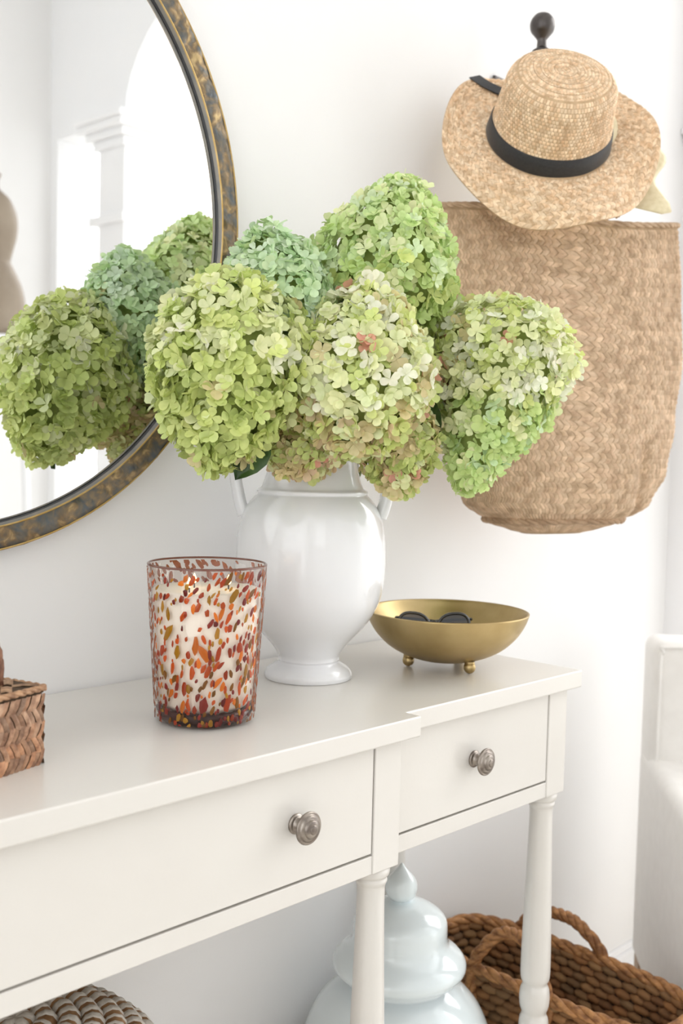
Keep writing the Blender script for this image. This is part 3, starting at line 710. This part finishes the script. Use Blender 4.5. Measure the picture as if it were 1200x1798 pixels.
for s in (1, -1):                                   # two strap handles up to the hook
    a = A_+e1*.14+e2*.014*s+Z_*(zt0-.01); b = A_+e1*.345+e2*.014*s+Z_*(zt0+.002); m = Vector((HX+.006, -.094, HZ-.172))+e2*.004*s
    braid(smoothprof([tuple(a), tuple(a.lerp(m, .55)+Z_*.0-e1*.01), tuple(m), tuple(b.lerp(m, .55)+e1*.01), tuple(b)], 14), .0042, PALM, bag, 'handle', 6, tw=.7, color=(.9, .86, .8), local=False)

# ------------------------------------------------------------------ straw hats
def hat_frame(px, py, s, tilt, lean):
    c = at(px, py, s); a = (-CF*math.cos(tilt)+CU*math.sin(tilt)).normalized(); r = CR.copy(); r = Matrix.Rotation(lean, 3, CF) @ r; a = Matrix.Rotation(lean, 3, CF) @ a
    y = a.cross(r).normalized(); r = y.cross(a).normalized()
    return c, Matrix((r, y, a)).transposed()
hc, hr = hat_frame(962, 246, 1.665, math.radians(35), math.radians(7))
hat = empty('straw_hat', hc, hr, 'raffia straw hat with a black ribbon band hanging on the hook', 'hat', 'hats on the wall hook')
CRB, CRT, HCR, BR = .0885, .0745, .110, .166
def hatsurf(u, v):
    """v: 0 brim edge .. .45 crown foot .. .8 crown top edge .. 1 centre; u around"""
    a = 2*PI*u; c, s = math.cos(a), math.sin(a)
    k = 1.06 if False else 1
    if v < .45:
        t = 1-v/.45; R_ = CRB+.004+(BR*(1+.02*math.cos(2*a+.5)+.015*math.sin(3*a)+.085*math.exp(-((a-1.05)/.5)**2))-CRB-.004)*t
        left = max(0, math.cos(a-2.55))**2; right = max(0, math.cos(a-.55))**4
        z = -.016*t*t+.052*left*max(0, t-.25)**1.6+.034*right*t**2+.008*math.sin(5*a+1)*t*t-.012*max(0, -s)*t
        R_ -= .030*left*max(0, t-.55)
        return Vector((R_*c, R_*s, z))
    if v < .80:
        t = (v-.45)/.35; t2 = t*t*(3-2*t)
        R_ = CRB+(CRT-CRB)*t-.003*math.sin(PI*t)*0+.010*max(0, .12-t)*0
        if t > .8: R_ -= .010*((t-.8)/.2)**2
        R_ *= 1+.012*math.sin(3*a+1)+.008*mnoise.noise(Vector((c*2, s*2, t*3)))
        return Vector((R_*c*1.04, R_*s*.98, HCR*t))
    t = (v-.80)/.20; R_ = (CRT-.010)*(1-t)
    R_ *= 1+.012*math.sin(3*a+1)*(1-t)
    return Vector((R_*c*1.04, R_*s*.98, HCR+.0075*math.sin(min(1, t*2.2)*PI/2)+.0012*math.sin(t*PI*14)*(1-t*.5)))
NU, NV = 120, 90
V = []; F = []
for j in range(NV+1):
    for i in range(NU): V.append(hatsurf(i/NU, min(.9985, j/NV)))
for j in range(NV):
    for i in range(NU): F.append((j*NU+i, j*NU+(i+1) % NU, (j+1)*NU+(i+1) % NU, (j+1)*NU+i))
F.append(tuple(NV*NU+i for i in range(NU)))
hb_ = mk('straw_body', V, F, STRAWB, hat, local=True)
md = hb_.modifiers.new('thick', 'SOLIDIFY'); md.thickness = .003; md.offset = -1
rnd = random.Random(33); hw = [MB() for _ in range(4)]
def hn(n, c): 
    m = (c[0]+c[2])/2; r_ = Vector((m.x, m.y, 0)); 
    o = Vector((0, 0, 1)) if (m.z < .05 and r_.length > CRB+.006) or m.z > HCR-.004 else r_
    return n if n.dot(o) > 0 else -n
tiles(hatsurf, 13, 92, .0, .445, .0024, hw, .97, .5, skipinside=hn)
def crochet(rows, v0, v1, cells, h, fill):
    for j in range(rows):
        va = v0+(v1-v0)*(j+.06)/rows; vb = v0+(v1-v0)*(j+.94)/rows
        for i in range(cells(j)):
            n_ = cells(j); q = (i+(.5 if j % 2 else 0))/n_; ua, ub = q-fill*.5/n_, q+fill*.5/n_
            c = [hatsurf(ua, va), hatsurf(ub, va), hatsurf(ub, vb), hatsurf(ua, vb)]; n = (c[1]-c[0]).cross(c[3]-c[0])
            if n.length < 1e-10: continue
            pillow(hw[rnd.randrange(4)], c, h, hn(n.normalized(), c))
crochet(17, .50, .795, lambda j: 96, .0018, .86)
crochet(13, .80, .995, lambda j: max(8, int(88*(1-j/13.6))), .0011, .97)
for b, c in zip(hw, ((1, 1, 1), (1.14, 1.12, 1.1), (.88, .84, .80), (1.05, .98, .92))): tag(b.mk('straw_weave', STRAW, hat, local=True, color=c), None, None, None, 'stuff')
# ribbon band around the crown foot, its tail over the brim
V = []; F = []
bandp = [(.0022, .001), (.0036, .003), (.0034, .016), (.0032, .027), (.0018, .0285)]
for o_, z in bandp:
    for i in range(90):
        a = 2*PI*i/90; q = hatsurf(i/90, .45+.35*min(1, max(.0, z/HCR))); d = Vector((q.x, q.y, 0)).normalized(); V.append(Vector((q.x, q.y, z))+d*o_)
for j in range(len(bandp)-1):
    for i in range(90): F.append((j*90+i, j*90+(i+1) % 90, (j+1)*90+(i+1) % 90, (j+1)*90+i))
tag(mk('hat_band', V, F, RIBBON, hat, local=True), 'black ribbon band')
V = []; F = []
for i in range(9):
    t = i/8; q0 = hatsurf(.300+.075*t, .45-.445*t); q1 = hatsurf(.335+.066*t, .45-.445*t)
    for q in (q0, q1): V.append(q+Vector((0, 0, .0045)))
V2 = [v+Vector((0, 0, .0012)) for v in V]
F = [(2*i, 2*i+1, 2*i+3, 2*i+2) for i in range(8)]+[(18+2*i, 18+2*i+2, 18+2*i+3, 18+2*i+1) for i in range(8)]
mk('ribbon_tail', V+V2, F, RIBBON, hat, local=True)
# paler hat behind it
hc2, hr2 = hat_frame(985, 262, 1.735, math.radians(30), math.radians(4))
hat2 = empty('straw_hat', hc2, hr2, 'pale cream straw hat mostly hidden behind the ribboned hat', 'hat', 'hats on the wall hook')
V = []; F = []; n = 96
for j, (f_, z) in enumerate(((1.0, -.004), (.97, -.002), (.8, 0), (.62, .0), (.585, .004))):
    for i in range(n):
        a = 2*PI*i/n; R_ = .150*(1+.02*math.cos(2*a)+.36*math.exp(-((a-5.62)/.15)**2)+.10*math.exp(-((a-6.30)/.22)**2)+.10*math.exp(-((a-.017)/.22)**2))
        V.append(Vector((R_*f_*math.cos(a), R_*f_*math.sin(a), z-.01*f_*f_*math.sin(2*a))))
for j in range(4):
    for i in range(n): F.append((j*n+i, j*n+(i+1) % n, (j+1)*n+(i+1) % n, (j+1)*n+i))
b2 = mk('brim', V, F, CREAMSTRAW, hat2, local=True); md = b2.modifiers.new('thick', 'SOLIDIFY'); md.thickness = .003
mk('crown', *lathe(smoothprof([(.0875, .004), (.085, .02), (.080, .04), (.070, .055), (.0003, .060)], 4), 60), CREAMSTRAW, hat2, local=True)

# ------------------------------------------------------------------ ginger jar on the lower shelf
JX, JY, JS = .212, -.160, .157
jroot = empty('ginger_jar', (JX, JY, JS), None, 'pale celadon lidded ginger jar standing under the console', 'jar')
jz = lambda z: T+z-JS
JP = [(.0005, .003), (.085, .0), (.090, .006), (.088, .03), (.100, .07), (.122, .12), (.1375, .165), (.1385, T-.56-JS), (.132, T-.525-JS), (.118, T-.492-JS), (.098, T-.468-JS), (.0775, T-.452-JS), (.0735, T-.447-JS), (.0735, T-.434-JS), (.060, T-.434-JS)]
mk('body', *lathe(smoothprof(JP, 4), 80, (JX, JY, JS)), CELADON, jroot)
LP = [(.0005, -.455), (.0905, -.4345), (.0938, -.430), (.0948, -.4245), (.0930, -.4185), (.0870, -.4115), (.0775, -.4045), (.0705, -.3975), (.0672, -.389), (.0668, -.378), (.0665, -.369), (.0640, -.3605), (.0560, -.352), (.0420, -.3440), (.0270, -.3385), (.0150, -.3360), (.0125, -.3340)]
lidj = mk('lid', *lathe(smoothprof([(r, T+z) for r, z in LP[1:]], 4), 80, (JX, JY, 0)), CELADON, jroot)
mk('finial', *lathe(smoothprof([(r, T+z) for r, z in ((.0125, -.3350), (.0165, -.3325), (.0210, -.3265), (.0228, -.3180), (.0218, -.3100), (.0185, -.3030), (.0125, -.2960), (.0060, -.2890), (.0022, -.2840), (.0003, -.2825))], 4), 40, (JX, JY, 0)), CELADON, lidj)

# ------------------------------------------------------------------ coiled basket on the lower shelf
CX, CY = -.405, -.185
croot = empty('coil_basket', (CX, CY, .157), None, 'domed coiled basket of brown grass bound with white strips under the console', 'basket')
rnd = random.Random(4)
rings = [(.150, .157+.014+i*.0222) for i in range(15)]
z0 = rings[-1][1]
dome = [(.150, z0+.022), (.145, z0+.042), (.134, z0+.060), (.118, z0+.074), (.098, z0+.084), (.076, z0+.090), (.053, z0+.094), (.030, z0+.096), (.010, z0+.097)]
print('dome top', dome[-1][1]-T)
allr = rings+dome
bands = []
RC = .0118
for k, (R_, z) in enumerate(allr):
    n = max(14, int(R_*2*PI/.006)); n = min(n, 90)
    path = [Vector((CX+R_*math.cos(2*PI*i/n), CY+R_*math.sin(2*PI*i/n), z)) for i in range(n)]
    c_ = mk('coil', *tube(path, RC, 10, closed=True), COILB, croot)
    nb = max(6, int(R_*2*PI/.0155))
    for i in range(nb):
        a = 2*PI*(i+rnd.uniform(-.1, .1)+.37*k)/nb; da = (.0095 if rnd.random() < .75 else .0050)/R_
        pth = [Vector((CX+R_*math.cos(a+da*(t/3-.5)), CY+R_*math.sin(a+da*(t/3-.5)), z)) for t in range(4)]
        bands.append((k, tube(pth, [RC+.0006, RC+.0013, RC+.0013, RC+.0006], 10)))
mk('lining', *lathe([(.0005, .165), (.146, .165)]+[(r-.004 if r > .02 else .001, z-.004) for r, z in allr], 48, (CX, CY, 0)), COILB, croot)
bands.sort(key=lambda b: -b[0]); rest = MB()
for j, (k, (V, F)) in enumerate(bands):
    if j < 300: mk('white_wrap', V, F, COILW, croot)
    else: rest.add(V, F)
tag(rest.mk('white_wraps', COILW, croot), None, None, None, 'stuff')

# ------------------------------------------------------------------ hyacinth basket on the floor
hx0, hx1, hy0, hy1, HZT = .405, .570, -.455, -.030, T-.505
hroot = empty('hyacinth_basket', ((hx0+hx1)/2, (hy0+hy1)/2, 0), None, 'long brown water hyacinth rope basket with loop handles on the floor', 'basket')
hcx, hcy = (hx0+hx1)/2, (hy0+hy1)/2
def oval(t, grow=0, z=0):
    a = 2*PI*t; c, s = math.cos(a), math.sin(a); e = .55
    return Vector((hcx+((hx1-hx0)/2+grow)*math.copysign(abs(c)**e, c), hcy+((hy1-hy0)/2+grow)*math.copysign(abs(s)**e, s), z))
# even arclength table
PT = [oval(i/2000) for i in range(2001)]; al = [0]
for i in range(2000): al.append(al[-1]+(PT[i+1]-PT[i]).length)
def ovl(s, grow=0, z=0):
    s = (s % 1)*al[-1]; lo, hi = 0, 2000
    while hi-lo > 1:
        m = (lo+hi)//2
        if al[m] <= s: lo = m
        else: hi = m
    t = (lo+(s-al[lo])/(al[hi]-al[lo]+1e-9))/2000
    return oval(t, grow, z)
V = []; F = []; n = 96; lev = [0.004, .15, .25, HZT-.006]
for z in lev:
    for i in range(n): V.append(ovl(i/n, -.002-.02*(1-z/HZT), z))
for j in range(3):
    for i in range(n): F.append((j*n+i, j*n+(i+1) % n, (j+1)*n+(i+1) % n, (j+1)*n+i))
F.append(tuple(range(n)))
mk('core', V, F, HYAB, hroot)  # dark liner added to block light through gaps between the strands
def bean(k):
    r = random.Random(k); V = []; F = []; n, m = 8, 6
    for j in range(m+1):
        t = j/m; rr = (.30+.70*math.sin(PI*t)**.6)*r.uniform(.92, 1.06)
        for i in range(n):
            a = 2*PI*i/n+t*1.2; V.append(((t-.5)*1.12, rr*math.cos(a)*(1+.12*math.sin(2*a)), rr*math.sin(a)))
    for j in range(m):
        for i in range(n): F.append((j*n+i, j*n+(i+1) % n, (j+1)*n+(i+1) % n, (j+1)*n+i))
    F.append(tuple(range(n-1, -1, -1))); F.append(tuple(m*n+i for i in range(n)))
    me = bpy.data.meshes.new('rope_bean'); me.from_pydata(V, [], F); me.materials.append(HYA); me.polygons.foreach_set('use_smooth', [True]*len(me.polygons)); me.update()
    return me, [Vector(v) for v in V], F
BE = [bean(k) for k in range(4)]
rnd = random.Random(77); segs = []
rh = .0135; nr = int(HZT/rh)
per = 42
for j in range(nr):
    z = HZT-.006-j*rh
    for i in range(per):
        s = (i+(.5 if j % 2 else 0)+rnd.uniform(-.12, .12))/per
        g = -.02*(1-z/HZT)
        p = ovl(s, g, z+rnd.uniform(-.0012, .0012)); d = (ovl(s+.004, g, z)-ovl(s-.004, g, z)).normalized()
        d = (d+Z_*rnd.uniform(.05, .22)).normalized(); w = d.cross(Z_).normalized(); up = w.cross(d)
        m = Matrix((d*(al[-1]/per*1.08), w*.0092, up*.0082)).transposed().to_4x4(); m.translation = p
        k = rnd.uniform(.65, 1.35); warm = rnd.uniform(.85, 1.1)
        # how large it shows: upper rows and camera side
        segs.append((j+(0 if p.y < -.1 else 2), m, (k, k*warm, k*warm*warm), rnd.randrange(4)))
segs.sort(key=lambda q: q[0]); rest = MB(); inv = hroot.matrix_basis.inverted()
for q, (_, m, c, k) in enumerate(segs):
    if q < 296:
        o = link_mesh('rope_strand', BE[k][0], hroot, c); o.matrix_local = inv @ m
    else: rest.add([m @ v for v in BE[k][1]], BE[k][2])
tag(rest.mk('rope_strands', HYA, hroot, color=(.95, .92, .9)), None, None, None, 'stuff')
braid([ovl(i/190, .002, HZT+.004) for i in range(191)], .0085, HYA, hroot, 'rim_rope', 7, tw=.42, color=(1.35, 1.25, 1.15), local=False)
def hhandle(a, b, h, lean):
    m = (a+b)/2+Z_*h+lean; q = [a-Z_*.05, a+Z_*.01, a.lerp(m, .55)+Z_*h*.32, m, b.lerp(m, .55)+Z_*h*.32, b+Z_*.01, b-Z_*.05]
    braid(smoothprof([tuple(x) for x in q], 10), .0085, HYA, hroot, 'handle', 8, tw=.5, color=(1.25, 1.12, 1.0), local=False)
hhandle(Vector((hx0-.004, -.150, HZT)), Vector((hx0-.004, -.285, HZT)), .075, Vector((.012, 0, 0)))
hhandle(Vector((hx1+.004, -.120, HZT)), Vector((hx1+.004, -.275, HZT)), .050, Vector((.004, 0, 0)))

# ------------------------------------------------------------------ white slipcovered armchair
cb = at(1119, 1400, 2.17); cdir = -(CF+CR*((774-600)/FPX)); cdir.z = 0; cdir.normalize(); cside = Vector((-cdir.y, cdir.x, 0)); cside = cside if cside.dot(CR) > 0 else -cside
chair = empty('armchair', (cb.x, cb.y, 0), Matrix((cside, -cdir, Z_)).transposed(), 'white slipcovered armchair with wooden legs by the corner', 'chair')
# local: x to the chair's far side, -y towards its front
def soft(name, b, bev, par=chair, mat=LINEN):
    V, F = box(*b, bev=bev, seg=5); return mk(name, V, F, mat, par, smooth=True, local=True)
def arm_side(x0, x1, name):
    soft(name, (x0, x1, -.56, -.02, .185, .595), .022)
bk = soft('backrest', (0, .62, -.115, 0, .20, .815), .024)
mk('piping', *tube(smoothprof([(.012, -.113, .30), (.011, -.114, .74), (.016, -.1145, .795), (.035, -.114, .806), (.31, -.114, .808), (.585, -.114, .806), (.604, -.1145, .795), (.609, -.114, .74), (.608, -.113, .3)], 5), .0035, 8), LINEN, bk, local=True)
arm_side(-.004, .085, 'arm'); arm_side(.535, .624, 'arm')
soft('seat', (.08, .54, -.57, -.05, .20, .38), .02); soft('cushion', (.088, .532, -.585, -.11, .375, .475), .03)
for x, y in ((.030, -.030), (.59, -.030), (.03, -.53), (.59, -.53)):
    V, F = box(x-.024, x+.024, y-.024, y+.024, 0, .21, .003); mk('leg', V, F, WOODLEG, chair, smooth=False, local=True)

# ------------------------------------------------------------------ side table with a taupe vase, seen in the mirror
pe = empty('plant_stand', (.88, -2.28, 0), None, 'tall white plant stand under the taupe vase facing the mirror', 'stand')
mk('table_top', *lathe([(.0005, T+.605), (.16, T+.605), (.165, T+.615), (.165, T+.625), (.16, T+.63), (.0005, T+.63)], 48, (.88, -2.28, 0)), TRIM, pe)
for i in range(3):
    a = i*2*PI/3+.3; mk('leg', *tube([(.88+.16*math.cos(a), -2.28+.16*math.sin(a), 0), (.88+.10*math.cos(a), -2.28+.10*math.sin(a), T+.607)], .014, 10), TRIM, pe)
gvz = T+.63
go = empty('gourd_vase', (.88, -2.28, gvz), None, 'taupe gourd-shaped vase reflected at the mirror edge', 'vase')
mk('body', *lathe(smoothprof([(.0005, .0), (.075, .0), (.105, .04), (.112, .10), (.100, .17), (.075, .225), (.064, .25), (.070, .28), (.084, .34), (.083, .40), (.062, .45), (.036, .475), (.026, .485)], 4), 48, (.88, -2.28, gvz)), TAUPE, go)
mk('neck', *lathe(smoothprof([(.026, .483), (.024, .51), (.032, .53), (.030, .53), (.02, .51), (.018, .47)], 4), 36, (.88, -2.28, gvz)), TAUPE, go)
